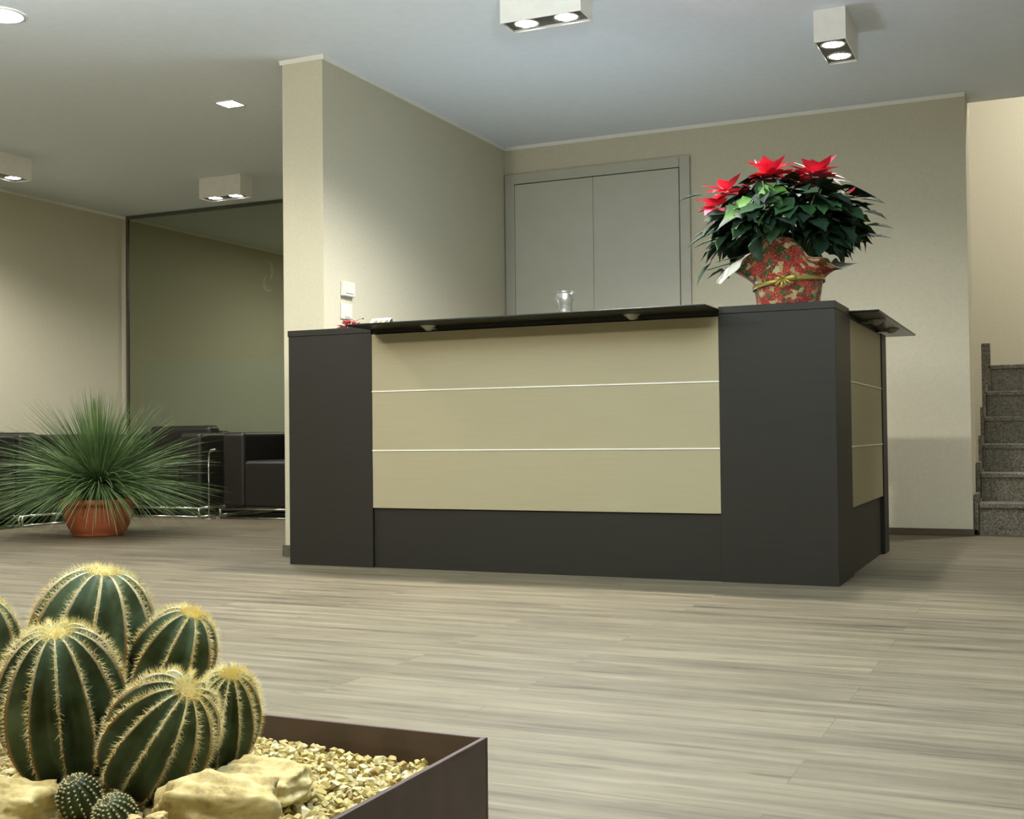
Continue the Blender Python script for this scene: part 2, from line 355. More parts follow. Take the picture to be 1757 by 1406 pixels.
cornice('trim_1', [('x', XM1, -0.459, YB, -1)], 'slim cornice above the wall behind the desk')
cornice('trim_2', [('y', 5.318, YB, XM1, 1), ('x', XM0 - 0.013, XM1 + 0.013, 5.318, -1), ('y', 5.318, 8.3, XM0, -1)], 'slim cornice around the top of the dividing wall')
cornice('trim_3', [('y', -3.0, 12.0, XL, 1)], 'slim cornice along the far left wall')
sbox('baseboard_back', [(XM1 + 0.3, -0.455, YB - 0.012, YB - 0.0005, 0, 0.042)], 'skirting', 'dark skirting under the wall behind the desk')
sbox('baseboard_middle', [(XM0 - 0.012, XM1 - 0.002, 5.306, 5.3175, 0, 0.06), (XM0 - 0.012, XM0 - 0.0005, 5.318, 8.3, 0, 0.06)], 'frame', 'low grey skirting at foot of the dividing wall')
sbox('baseboard_left', [(XL + 0.0005, XL + 0.012, -3, 8.3, 0, 0.06)], 'skirting')

# closet double door in the back wall
dr = thing('door_1', 'flush beige double closet door in the wall behind the desk', 'door', (-2.83, YB, 0)); dr['kind'] = 'structure'
def part_at(o, root): 
    # meshes are written in world coordinates: shift into the root's frame
    o.matrix_parent_inverse = Matrix.Translation(Vector(root.location)).inverted(); return o
DX0, DX1, DXM, DZ = -3.418, -2.232, -2.835, 2.385
m = MB(); fw = 0.075
m.box(DX0 - fw, DX0 - 0.003, YB - 0.022, YB - 0.001, 0, DZ + fw); m.box(DX1 + 0.006, DX1 + fw, YB - 0.022, YB - 0.001, 0, DZ + fw); m.box(DX0 - 0.003, DX1 + 0.004, YB - 0.022, YB - 0.001, DZ + 0.006, DZ + fw)
part_at(m.build('door_frame', 'door_frame', dr, 0.002), dr)
part_at(box('gap_backing', (DX0 - 0.003, DX1 + 0.006, YB - 0.006, YB - 0.001, 0, DZ + 0.006), 'gap', dr), dr)
part_at(box('door_leaf', (DX0, DXM - 0.0012, YB - 0.020, YB - 0.0065, 0.01, DZ), 'door', dr, 0.001), dr)
part_at(box('door_leaf', (DXM + 0.0012, DX1, YB - 0.020, YB - 0.0065, 0.01, DZ), 'door', dr, 0.001), dr)

# glass partition of the lounge
gp = thing('window_1', 'frameless tinted glass partition behind the black sofas', 'window', (XL + 0.1, YG, 0)); gp['kind'] = 'structure'
GX0, GX1 = XL + 0.038, XM0
m = MB(); m.box(GX0, GX0 + 0.022, YG - 0.012, YG + 0.012, 0, H - 0.003); m.box(GX0 + 0.022, GX1, YG - 0.012, YG + 0.012, H - 0.03, H - 0.003); m.box(GX0 + 0.022, GX1, YG - 0.012, YG + 0.012, 0, 0.03)
part_at(m.build('window_frame', 'frame', gp), gp)
part_at(box('window_pane', (GX0 + 0.022, GX1, YG - 0.005, YG + 0.005, 0.03, H - 0.03), 'pane', gp), gp)
part_at(box('frosted_film', (-7.448, GX1 - 0.12, YG - 0.0066, YG - 0.0054, 0.03, 1.325), 'film', gp), gp)
# faint curled mark etched on the pane
m = MB()
def arc(cx, cz, rx, rz, a0, a1, wd, n=14):
    vs = []
    for i in range(n + 1):
        a = R(a0 + (a1 - a0) * i / n); k = wd * (0.35 + 0.65 * sin(pi * i / n))
        for s_ in (-1, 1): vs.append((cx + (rx + s_ * k) * cos(a), YG - 0.0056, cz + (rz + s_ * k) * sin(a)))
    m.add(vs, [(2 * i, 2 * i + 1, 2 * i + 3, 2 * i + 2) for i in range(n)])
arc(-6.10, 2.055, 0.055, 0.09, -60, 80, 0.013); arc(-6.075, 1.96, 0.055, 0.075, 130, 300, 0.012)
part_at(m.build('etched_mark', 'film', gp), gp)

# ------------------------------------------------------------------ staircase
st = thing('staircase', 'grey speckled granite staircase rising behind the right-hand wall', 'staircase', (0.3, 7.73, 0))
zs = [0.191, 0.364, 0.541, 0.720, 0.898, 1.093]; SX0, SX1 = -0.430, 0.95
zp = 0
for i, z in enumerate(zs):
    y = 7.73 + 0.28 * i; ye = y + 0.28 if i < 5 else y + 1.4
    part_at(box('riser', (SX0 + 0.02, SX1, y + 0.02, y + 0.04, zp, z - 0.031), 'granite', st), st)
    part_at(box('tread', (SX0, SX1, y, ye + (0.04 if i < 5 else 0), z - 0.03, z), 'granite', st, 0.004), st)
    part_at(box('side_panel', (SX0 + 0.001, SX0 + 0.019, y + 0.021, ye + 0.02, 0.0, z - 0.031), 'granite', st), st)
    zp = z
part_at(box('landing_post', (-0.472, -0.412, 9.13, 9.19, 0.0, 1.250), 'granite', st, 0.003), st)
for i, z in enumerate(zs[:5]):   # low stepped skirting beside the treads
    y = 7.73 + 0.28 * i
    part_at(box('stepped_skirting', (SX0 - 0.026, SX0 - 0.002, y - 0.015, y + 0.265, max(0, z - 0.16), z + 0.055 + 0.01 * (i % 2)), 'granite', st), st)

# ------------------------------------------------------------------ reception desk
Y0 = 4.987; DL, DR_, PL, PR = -3.495, -0.812, -3.013, -1.298
TOP = 1.137; YE = 6.56
dk = thing('reception_desk', 'L-shaped dark wenge reception desk with beige front panels', 'desk', (-2.1, Y0, 0))
def dpart(name, a, mat, bev=0.0015): return part_at(box(name, a, mat, dk, bev), dk)
dpart('corner_block', (DL, PL, Y0, Y0 + 0.325, 0, TOP), 'wenge')
dpart('corner_block', (PR, DR_, Y0, Y0 + 0.39, 0, TOP), 'wenge')
dpart('block_cap', (DL - 0.004, PL, Y0 - 0.003, Y0 + 0.329, TOP + 0.0005, 1.168), 'wenge', 0.002)
dpart('block_cap', (PR, DR_ + 0.002, Y0 - 0.003, Y0 + 0.358, TOP + 0.0005, 1.169), 'wenge', 0.002)
dpart('plinth', (PL + 0.0005, PR - 0.0005, Y0 + 0.014, Y0 + 0.05, 0, 0.285), 'wenge')
PZ = [0.285, 0.5655, 0.851, 1.131]
for k in range(3):
    dpart('front_panel', (PL + 0.001, PR - 0.001, Y0 + 0.002, Y0 + 0.03, PZ[k] + 0.003, PZ[k + 1] - 0.003), 'panel', 0.001)
for k in (1, 2):
    dpart('groove_strip', (PL + 0.001, PR - 0.001, Y0 - 0.0015, Y0 + 0.02, PZ[k] - 0.0028, PZ[k] + 0.0028), 'groove', 0)
dpart('panel_backing', (PL + 0.001, PR - 0.001, Y0 + 0.0505, Y0 + 0.07, 0.0, 1.131), 'wenge', 0)
# side run
YS0, YS1 = Y0 + 0.391, 6.395
dpart('side_plinth', (DR_ - 0.05, DR_ - 0.014, YS0, YS1, 0, 0.295), 'wenge')
for k in range(3):
    dpart('side_panel', (DR_ - 0.03, DR_ - 0.002, YS0 + 0.001, YS1 - 0.001, PZ[k] + (0.013 if k == 0 else 0.003), PZ[k + 1] - 0.003), 'panel', 0.001)
for k in (1, 2):
    dpart('groove_strip', (DR_ - 0.02, DR_ + 0.001, YS0 + 0.001, YS1 - 0.001, PZ[k] - 0.0028, PZ[k] + 0.0028), 'groove', 0)
dpart('end_panel', (-1.42, DR_ + 0.004, YS1, YE, 0, TOP), 'wenge')
dpart('inner_backing', (DR_ - 0.07, DR_ - 0.0505, YS0, YS1, 0, 1.131), 'wenge', 0)
dpart('work_surface', (PL - 0.4, DR_ - 0.071, Y0 + 0.39, Y0 + 0.95, 0.72, 0.745), 'wenge')
dpart('work_surface', (-1.42, DR_ - 0.071, Y0 + 0.951, YS1 - 0.001, 0.72, 0.745), 'wenge')
dpart('counter_rail', (PL + 0.001, PR - 0.001, Y0 + 0.012, Y0 + 0.05, 1.132, 1.1485), 'wenge', 0)
dpart('counter_rail', (DR_ - 0.05, DR_ - 0.012, YS0, YS1 - 0.001, 1.132, 1.1485), 'wenge', 0)
# raised glass counters on standoffs (parts of the desk)
def gpart(a):
    o = part_at(box('glass_shelf', a, 'counter_glass', dk, 0.0045, 4), dk); return o
gpart((PL - 0.002, PR + 0.006, Y0 - 0.228, Y0 + 0.17, 1.149, 1.160))
gpart((DR_ - 0.60, DR_ + 0.128, Y0 + 0.36, 6.83, 1.149, 1.160))  # inner width stretched out of sight to throw a shadow on the back wall
m = MB()
def standoff(x, y, dx=0, dy=-0.09):
    m = MB(); cx_, cy_ = x + dx, y + dy
    m.lathe([(0.0, 1.126), (0.012, 1.126), (0.016, 1.130), (0.038, 1.1475), (0.038, 1.1488), (0.0, 1.1488)], (cx_, cy_, 0), 28)
    m.tube([(x, y, 1.1405), (cx_, cy_, 1.1385)], 0.006, 10)
    part_at(m.build('glass_support', 'satin', dk), dk)
for x in (-2.66, -1.66): standoff(x, Y0 + 0.02)
for y in (5.75, 6.3): standoff(DR_ - 0.02, y, 0.085, 0)

# ------------------------------------------------------------------ wall plates beside the dividing wall edge
def plate(label, y0, y1, z0, z1, kind):
    t = thing('wall_socket' if kind else 'thermostat', label, 'socket' if kind else 'thermostat', (XM1, (y0 + y1) / 2, z0))
    if kind:
        part_at(box('cover_plate', (XM1 + 0.0005, XM1 + 0.010, y0, y1, z0, z1), 'plastic', t, 0.003, 3), t)
        part_at(box('switch_insert', (XM1 + 0.0105, XM1 + 0.014, y0 + 0.032, y1 - 0.03, z0 + 0.012, z1 - 0.015), 'plastic', t, 0.001), t)
    else:
        part_at(box('housing', (XM1 + 0.0005, XM1 + 0.026, y0, y1, z0, z1), 'plastic', t, 0.004, 3), t)
        part_at(box('cover_lip', (XM1 + 0.0265, XM1 + 0.030, y0 + 0.02, y1 - 0.02, z0 + 0.015, z1 - 0.012), 'plastic', t, 0.001), t)
plate('small boxy white wall unit, upper of the two plates beside desk', 5.475, 5.588, 1.396, 1.476, 0)
plate('flat white switch plate, lower of two plates, behind red berries', 5.475, 5.583, 1.272, 1.357, 1)

# ------------------------------------------------------------------ lamps
def box_lamp(label, cx, cy, along_x, color, energy, group='white ceiling box spotlights'):
    t = thing('ceiling_spotlight', label, 'ceiling light', (cx, cy, H), 0 if along_x else pi / 2, group)
    L, W, Z0 = 0.196, 0.075, 2.503 - H
    m = MB(); th = 0.006
    m.box(-L, L, -W, -W + th, Z0, -0.001); m.box(-L, L, W - th, W, Z0, -0.001); m.box(-L, -L + th, -W + th, W - th, Z0, -0.001); m.box(L - th, L, -W + th, W - th, Z0, -0.001)
    m.build('housing', 'white', t)
    box('recessed_plate', (-L + th, L - th, -W + th, W - th, Z0 + 0.012, Z0 + 0.02), 'black_bezel', t)
    for s_ in (-1, 1):
        m = MB(); m.lathe([(0.060, 0), (0.060, -0.006), (0.053, -0.006), (0.051, 0)], (s_ * 0.098, 0, Z0 + 0.0115), 32)
        rg = m.build('lamp_ring', 'chrome', t)
        m = MB(); m.disc((s_ * 0.098, 0, Z0 + 0.009), 0.051); m.build('lamp_lens', 'lens', rg)
        q = spot('spot', (0, 0, 0), energy, color); q.parent = t; q.location = (s_ * 0.098, 0, Z0 - 0.004)
        q.name = 'lamp_light'
    return t
box_lamp('large white twin box spotlight at top edge above the desk', -2.066, 4.968, True, NEUT, SPOT_W * 1.9)
box_lamp('white twin box spotlight near the ceiling\'s right side, seen end-on', -0.947, 5.997, False, NEUT, SPOT_W * 0.5)
box_lamp('white twin box spotlight hanging before the glass partition', -5.837, 7.507, True, NEUT, SPOT_W * 0.5)
box_lamp('white twin box spotlight cut by the left edge of the photo', -6.743, 6.168, False, NEUT, SPOT_W * 0.7)

t = thing('recessed_downlight', 'small square recessed downlight between the box lamps on ceiling', 'ceiling light', (-4.511, 5.85, H), 0, 'recessed downlights')
m = MB(); a, b = 0.072, 0.058
m.box(-a, a, -a, -b, -0.004, -0.0005); m.box(-a, a, b, a, -0.004, -0.0005); m.box(-a, -b, -b, b, -0.004, -0.0005); m.box(b, a, -b, b, -0.004, -0.0005)
m.build('square_trim', 'white', t)
m = MB(); m.box(-b, b, -b, b, -0.0025, -0.001); m.build('lamp_lens', 'lens', t)
q = spot('lamp_light', (0, 0, 0), SPOT_W * 0.3, NEUT); q.parent = t; q.location = (0, 0, -0.02)
t = thing('recessed_downlight', 'large round recessed downlight in the top left corner of photo', 'ceiling light', (-4.526, 4.134, H), 0, 'recessed downlights')
m = MB(); m.lathe([(0.112, -0.0005), (0.112, -0.006), (0.100, -0.008), (0.098, -0.002)], (0, 0, 0), 48); m.build('round_trim', 'white', t)
m = MB(); m.disc((0, 0, -0.004), 0.098, 48); m.build('lamp_lens', 'lens', t)
q = spot('lamp_light', (0, 0, 0), SPOT_W * 1.3, WARM, radius=0.09); q.parent = t; q.location = (0, 0, -0.02)

# ------------------------------------------------------------------ black leather seating
def seat_unit(kind, label, W, loc, rz, seats=1, tall=True, group=None, loose=()):
    """front edge at local y=0, faces -y, width W centred on x, depth 0.70"""
    t = thing(kind, label, 'armchair' if kind == 'armchair' else 'sofa', loc, rz, group)
    D = 0.70; A = 0.215; h = W / 2
    for s_ in (-1, 1):
        x0, x1 = (-h, -h + A) if s_ < 0 else (h - A, h)
        box('armrest', (x0, x1, 0.0, D, 0.088, 0.682), 'leather', t, 0.035, 5)
    sw = (W - 2 * A) / seats
    for k in range(seats):
        x0 = -h + A + k * sw
        box('seat_cushion', (x0 + 0.004, x0 + sw - 0.004, -0.012, D - 0.16, 0.092, 0.458), 'leather', t, 0.03, 5)
        box('back_cushion', (x0 + 0.004, x0 + sw - 0.004, D - 0.155, D - 0.012, 0.30, 0.70), 'leather', t, 0.035, 5)
    for cx_ in loose: box('loose_cushion', (cx_ - 0.33, cx_ + 0.33, D - 0.30, D - 0.158, 0.46, 0.745), 'leather', t, 0.04, 5)
    m = MB(); r = 0.009
    def loop(z, ins=0.0): m.tube([(-h - ins, -0.02, z), (h + ins, -0.02, z)], r, 10); m.tube([(-h - ins, D, z), (h + ins, D, z)], r, 10); m.tube([(-h - ins, -0.02, z), (-h - ins, D, z)], r, 10); m.tube([(h + ins, -0.02, z), (h + ins, D, z)], r, 10)
    loop(0.079); loop(0.010)
    m.build('chrome_frame', 'chrome', t)
    for x in (-h, h):
        for y in (-0.02, D):
            m = MB(); m.tube([(x, y, 0.010), (x, y, 0.079)], 0.011, 10); m.build('leg', 'chrome', t)
    return t
YF = 7.66
seat_unit('armchair', 'black leather armchair beside dividing wall, seat cushion in view', 1.02, (-5.50, YF, 0), 0)
seat_unit('sofa', 'black leather sofa mostly hidden behind the spiky plant', 1.30, (-6.87, YF, 0), 0, 2, False, None, (0.10,))
seat_unit('armchair', 'black leather armchair at left edge of the photo, nearest of the seats', 0.92, (-6.90, 5.98, 0), pi / 2)
seat_unit('armchair', 'black leather armchair by left wall between corner sofa and nearest armchair', 0.92, (-6.90, 6.93, 0), pi / 2)
# bright chrome rod of a little floor ashtray stand between sofa and armchair
t = thing('chrome_stand', 'slim chrome rod stand with hooked tip before black sofa', 'stand', (-6.09, 7.60, 0))
part_at(m.build('x', 'chrome', t), t) if False else None
m = MB(); m.tube([(0, 0, 0.008), (0, 0, 0.50)], 0.0055, 10); m.build('rod', 'chrome', t)
m = MB(); m.tube([(0, 0, 0.495), (0.012, -0.004, 0.525), (0.03, -0.006, 0.542), (0.075, -0.006, 0.548)], [0.008, 0.010, 0.012, 0.007], 12); m.build('hooked_tip', 'chrome', t)
m = MB(); m.lathe([(0.0, 0.009), (0.05, 0.008), (0.055, 0.0), (0.0, 0.0)], (0, 0, 0.0), 24); m.build('foot_disc', 'chrome', t)

# ------------------------------------------------------------------ spiky plant in terracotta bowl
def dasylirion(loc):
    t = thing('potted_plant', 'spiky green rosette plant in round terracotta bowl on floor', 'plant', loc)
    m = MB(); m.lathe([(0.0, 0.0), (0.155, 0.0), (0.168, 0.010), (0.168, 0.02), (0.176, 0.028), (0.200, 0.075), (0.216, 0.13), (0.224, 0.178), (0.226, 0.205), (0.244, 0.208), (0.250, 0.214), (0.252, 0.240), (0.245, 0.246), (0.228, 0.243), (0.218, 0.21), (0.205, 0.12), (0.15, 0.03), (0, 0.03)], n=64)
    m.build('terracotta_bowl', 'terracotta', t)
    m = MB(); m.lathe([(0.219, 0.216), (0.12, 0.224), (0.0, 0.228)], n=40); m.build('soil', 'soil', t)
    m = MB(); m.lathe([(0.07, 0.20), (0.085, 0.26), (0.07, 0.32), (0.03, 0.36), (0, 0.37)], n=20); m.build('trunk', 'stem', t)
    m = MB(); rnd = random.Random(11)
    for i in range(1900):
        a = rnd.uniform(0, 2 * pi); u = rnd.random()
        el = R(-12 + 100 * (u ** 1.15)) if rnd.random() < 0.9 else R(rnd.uniform(-20, 10))
        L = rnd.uniform(0.55, 0.86) * (0.74 if el > R(60) else (0.80 if el > R(35) else 1.0)); 
        d = Vector((cos(a) * cos(el), sin(a) * cos(el), sin(el))); side = Vector((-sin(a), cos(a), 0))
        twist = rnd.uniform(-0.9, 0.9); up = d.cross(side); side = side * cos(twist) + up * sin(twist)
        wd = rnd.uniform(0.0022, 0.0036); p = Vector((0, 0, 0.35)) + Vector((d.x, d.y, d.z * 0.3)) * 0.05; droop = rnd.uniform(0.2, 0.75) * max(0.0, cos(el)) 
        n = 6; vs = []; q = p.copy(); dd = d.copy()
        for k in range(n + 1):
            w_ = wd * (1 - (k / n) ** 2 * 0.9); vs += [q - side * w_, q + side * w_]
            dd = (dd + Vector((0, 0, -droop / n * (0.5 + k / n)))).normalized(); q = q + dd * (L / n)
            if q.z < 0.03: q.z = 0.03
        m.add(vs, [(2 * k, 2 * k + 1, 2 * k + 3, 2 * k + 2) for k in range(n)], True)
    m.build('leaves', 'grass', t)
    return t
dasylirion((-5.79, 6.09, 0))

# ------------------------------------------------------------------ poinsettia
def leaf_blade(m, base, d, nrm, L, Wd, fold=0.25, curl=0.3, lobes=0, tone=None, tones=None, rnd=random):
    d = d.normalized(); side = d.cross(nrm).normalized(); up = side.cross(d).normalized()
    n = 6; vs = []; prof = [0.06, 0.62, 0.98, 0.92, 0.66, 0.30, 0.0]
    if lobes: prof = [0.06, 0.55, 1.08, 0.74, 0.80, 0.30, 0.0]
    q = Vector(base); dd = d.copy()
    for k in range(n + 1):
        w_ = Wd / 2 * prof[k]
        vs += [q + side * w_ + up * fold * w_, q, q - side * w_ + up * fold * w_]
        dd = (dd - up * (curl / n)).normalized(); q = q + dd * (L / n)
    fs = []
    for k in range(n): fs += [(3 * k, 3 * k + 1, 3 * k + 4, 3 * k + 3), (3 * k + 1, 3 * k + 2, 3 * k + 5, 3 * k + 4)]
    m.add(vs, fs, True)
    if tones is not None: tones += [tone] * len(vs)

def poinsettia(loc):
    t = thing('potted_poinsettia', 'red poinsettia in patterned foil wrap on desk corner block', 'plant', loc)
    rnd = random.Random(5)
    # wrap: lower sleeve plus ruffled flaring collar, as one sheet with a white inner side
    n = 120; rows = 26; vs = []; uv = []
    for j in range(rows + 1):
        f = j / rows
        for k in range(n):
            a = 2 * pi * k / n
            if f < 0.4:
                g = f / 0.4; r = 0.128 + 0.016 * g; z = 0.001 + 0.098 * g; r += 0.004 * sin(13 * a + 2) * (1 - 0.6 * g)
            else:
                g = (f - 0.4) / 0.6
                lob = 0.5 + 0.5 * sin(4 * a + 0.6) ; lob2 = 0.5 + 0.5 * sin(9 * a + 1.0)
                up = 0.125 + 0.05 * sin(a * 1 + 4.9 - pi/2 + 1.2) + 0.03 * sin(3 * a + 0.4)
                # droopy flap towards -x, standing towards front right
                flap = max(0, cos(a - pi * 1.15)) ** 3; flap2 = max(0, cos(a + 0.12)) ** 14
                fr = max(0, cos(a + pi / 2 - 0.15)) ** 2
                r = 0.144 + g * (0.055 + 0.03 * lob2 * g) + flap * g * 0.10 + flap2 * g * g * 0.07 - fr * g * 0.03
                z = 0.10 + (g ** 0.8) * (up * (1 - 0.45 * flap) + 0.035 * fr) + flap * g * 0.01 - flap2 * g * g * 0.03
                z -= flap * max(0, g - 0.74) / 0.26 * 0.085; r -= flap * max(0, g - 0.74) / 0.26 * 0.02; r += 0.012 * sin(17 * a) * g * (1 - 0.3 * g); z += 0.008 * sin(11 * a + 2) * g
            vs.append((r * cos(a), r * sin(a), z)); uv.append((a / (2 * pi) * 3.2, f * 1.2))
    me = bpy.data.meshes.new('foil_wrap'); fs = []
    for j in range(rows):
        for k in range(n): fs.append((j * n + k, j * n + (k + 1) % n, (j + 1) * n + (k + 1) % n, (j + 1) * n + k))
    me.from_pydata(vs, [], fs); me.polygons.foreach_set('use_smooth', [True] * len(fs))
    ul = me.uv_layers.new(name='UVMap')
    for p in me.polygons:
        wrapc = any(me.loops[l].vertex_index % n == 0 for l in p.loop_indices) and any(me.loops[l].vertex_index % n == n - 1 for l in p.loop_indices)
        for l in p.loop_indices:
            vi = me.loops[l].vertex_index; u_, v_ = uv[vi]
            if wrapc and vi % n == 0: u_ += 3.2
            ul.data[l].uv = (u_, v_)
    me.materials.append(MT['wrap']); me.materials.append(MT['paper_back'])
    o = link('foil_wrap', me, None, t); so = o.modifiers.new('solid', 'SOLIDIFY'); so.thickness = 0.0015; so.offset = -1; so.material_offset = 1; so.material_offset_rim = 1
    m = MB(); m.lathe([(0, 0.002), (0.11, 0.002), (0.12, 0.10), (0.125, 0.15), (0.118, 0.15), (0.112, 0.13), (0, 0.135)], n=32); m.build('pot', 'soil', t)
    # ribbon, tilted
    m = MB(); nn = 72; vs = []
    for k in range(nn):
        a = 2 * pi * k / nn
        for dz in (-0.009, 0.009):
            z = 0.098 + 0.016 * cos(a) + dz; r = 0.1495 + (0.004 if z > 0.1 else 0)
            vs.append((r * cos(a), r * sin(a), z))
    m.add(vs, [(2 * k, 2 * ((k + 1) % nn), 2 * ((k + 1) % nn) + 1, 2 * k + 1) for k in range(nn)], True)
    rb = m.build('gold_ribbon', 'ribbon', t); s_ = rb.modifiers.new('s', 'SOLIDIFY'); s_.thickness = 0.0015; s_.offset = 1
    m = MB(); ba = R(-86); bc = Vector((0.16 * cos(ba), 0.16 * sin(ba), 0.103)); tx = Vector((-sin(ba), cos(ba), 0)); ra = Vector((cos(ba), sin(ba), 0))
    for (ang, L, w_) in ((8, 0.055, 0.014), (172, 0.035, 0.008), (-28, 0.045, 0.006), (-100, 0.04, 0.007), (-60, 0.035, 0.006), (-140, 0.04, 0.006), (60, 0.02, 0.006), (110, 0.02, 0.006)):
        d = tx * cos(R(ang)) + Vector((0, 0, 1)) * sin(R(ang)); s2 = ra.cross(d)
        vs = []
        for k in range(7):
            f = k / 6; c_ = bc + d * L * f + ra * (0.014 * sin(pi * f) + 0.004); ww = w_ * (0.3 + 0.7 * f); vs += [c_ - s2 * ww, c_ + s2 * ww]
        m.add(vs, [(2 * k, 2 * k + 1, 2 * k + 3, 2 * k + 2) for k in range(6)], True)
    bo = m.build('bow', 'ribbon', rb)
    s_ = bo.modifiers.new('s', 'SOLIDIFY'); s_.thickness = 0.001
    # stems
    m = MB()
    C = Vector((-0.01, 0, 0.36)); tips = []
    for i in range(16):
        a = 2 * pi * i / 16 + rnd.uniform(-.2, .2); rr_ = rnd.uniform(0.14, 0.32)
        p0 = Vector((0.05 * cos(a), 0.05 * sin(a), 0.13)); p3 = Vector((rr_ * cos(a), rr_ * sin(a), rnd.uniform(0.38, 0.54)))
        mid = p0.lerp(p3, 0.5) + Vector((0, 0, 0.04)); m.tube([p0, mid, p3], [0.005, 0.004, 0.003], 6); tips.append(p3)
    for (x, y, z) in ((0.25, -0.15, 0.31), (0.30, -0.1, 0.31), (-0.33, -0.1, 0.17), (-0.28, -0.14, 0.20)):
        m.tube([(0.05 * (1 if x > 0 else -1), -0.03, 0.15), (x * 0.6, y * 0.7, z * 0.5 + 0.12), (x, y, z)], [0.0035, 0.003, 0.002], 6)
    m.build('stems', 'stem', t)
    # foliage
    m = MB(); tones = []
    def put(p, out, L, Wd, tone, droop=0.35, lob=0):
        d = (out + Vector((0, 0, -droop)) + Vector((rnd.uniform(-.6, .6), rnd.uniform(-.6, .6), rnd.uniform(-.35, .45)))).normalized()
        nrm = (Vector((0, 0, 1)) + out * 0.3 + Vector((rnd.uniform(-.6, .6), rnd.uniform(-.6, .6), 0))).normalized()
        leaf_blade(m, p, d, nrm, L, Wd, rnd.uniform(0.1, 0.35), rnd.uniform(0.2, 0.9), lob or rnd.random() < 0.5, tone, tones)
    for i in range(430):
        a = rnd.uniform(0, 2 * pi); ph = rnd.uniform(-0.55, 1.0); ph_c = sqrt(max(0, 1 - ph * ph))
        shell = rnd.uniform(0.62, 1.0)
        rx, rz_ = 0.30, (0.21 if ph > 0 else 0.17)
        p = C + Vector((rx * ph_c * cos(a), rx * ph_c * sin(a), rz_ * ph)) * shell
        out = Vector((cos(a) * (0.35 + ph_c), sin(a) * (0.35 + ph_c), 0.25 * ph)).normalized()
        put(p, out, rnd.uniform(0.09, 0.15), rnd.uniform(0.055, 0.09), rnd.uniform(0, 0.86))
    for (x, z, dx, dz, L) in ((-0.34, 0.50, -1, 0.0, 0.12), (0.33, 0.31, 1, -0.02, 0.13), (0.30, 0.265, 1, 0.06, 0.15), (-0.31, 0.20, -0.7, -0.75, 0.12), (-0.24, 0.17, -1, -0.25, 0.10), (-0.33, 0.32, -1, -0.35, 0.10), (0.32, 0.42, 1, -0.1, 0.11), (0.33, 0.37, 1, -0.25, 0.11)):
        leaf_blade(m, Vector((x, -0.10, z)), Vector((dx, -0.15, dz)), Vector((0.1, -0.3, 1)), L, 0.055, 0.3, 0.35, 1, rnd.uniform(0, 0.5), tones)
    for (x, z, dx, dz) in ((-0.06, 0.43, 1, 0.3), (-0.03, 0.42, 0.6, -0.3), (-0.09, 0.41, -0.9, -0.3), (-0.14, 0.36, -0.9, -0.3), (-0.13, 0.33, -0.5, -0.8), (-0.08, 0.38, 0.4, -0.8), (-0.10, 0.35, -1, 0.1), (-0.02, 0.44, 1, -0.1)):
        leaf_blade(m, Vector((x, -0.27, z + 0.02)), Vector((dx, -0.25, dz)), Vector((0.1, -0.9, 0.5)), 0.09, 0.055, 0.2, 0.5, 1, 0.97, tones)
    me = m.mesh('foliage'); at = me.attributes.new('tone', 'FLOAT', 'POINT'); at.data.foreach_set('value', tones); link('foliage', me, 'leaf', t)
    # flower heads
    for (x, y, z, S, nb, tilt, tdir, small) in ((-0.045, -0.12, 0.538, 0.122, 24, 0.10, 0, 0), (0.150, -0.12, 0.524, 0.118, 22, 0.10, 0, 0), (0.05, 0.0, 0.535, 0.11, 16, 0, 0, 0), (-0.23, -0.14, 0.485, 0.10, 12, 0.4, -0.8, 1), (-0.275, -0.13, 0.43, 0.10, 12, 0.5, -0.8, 1), (-0.105, -0.20, 0.475, 0.06, 6, 0.6, 0, 1), (0.26, -0.05, 0.44, 0.06, 5, 0.3, 1, 1)):
        m = MB(); cc = Vector((x, y, z))
        for k in range(nb):
            a = 2 * pi * k / nb * 3.0 + rnd.uniform(-.25, .25); ring = k % 3
            d = Vector((cos(a), sin(a), (0.0, 0.25, 0.65)[ring] + rnd.uniform(-0.1, 0.25)))
            d += Vector((tdir * tilt, -tilt * 0.6, -tilt * 0.3))
            leaf_blade(m, cc + Vector((cos(a), sin(a), 0)) * 0.008 + Vector((0, 0, 0.008 * ring)), d, Vector((0, -0.15, 1)), S * rnd.uniform(0.75, 1.05), S * rnd.uniform(0.52, 0.66), rnd.uniform(0.1, 0.4), rnd.uniform(-0.2, 0.6), 0)
        fl = m.build('flower', 'red_leaf', t)
        m = MB()
        for k in range(6 if small else 9):
            a = k * 2.4; r_ = 0.004 + 0.0022 * k / 2; c_ = cc + Vector((r_ * cos(a), r_ * sin(a), 0.016))
            m.tube([c_, c_ + Vector((0, 0, 0.008))], [0.0035, 0.0028], 6)
        m.build('flower_centre', 'cyathia', fl)
    return t
poinsettia((-1.035, 5.165, 1.169))

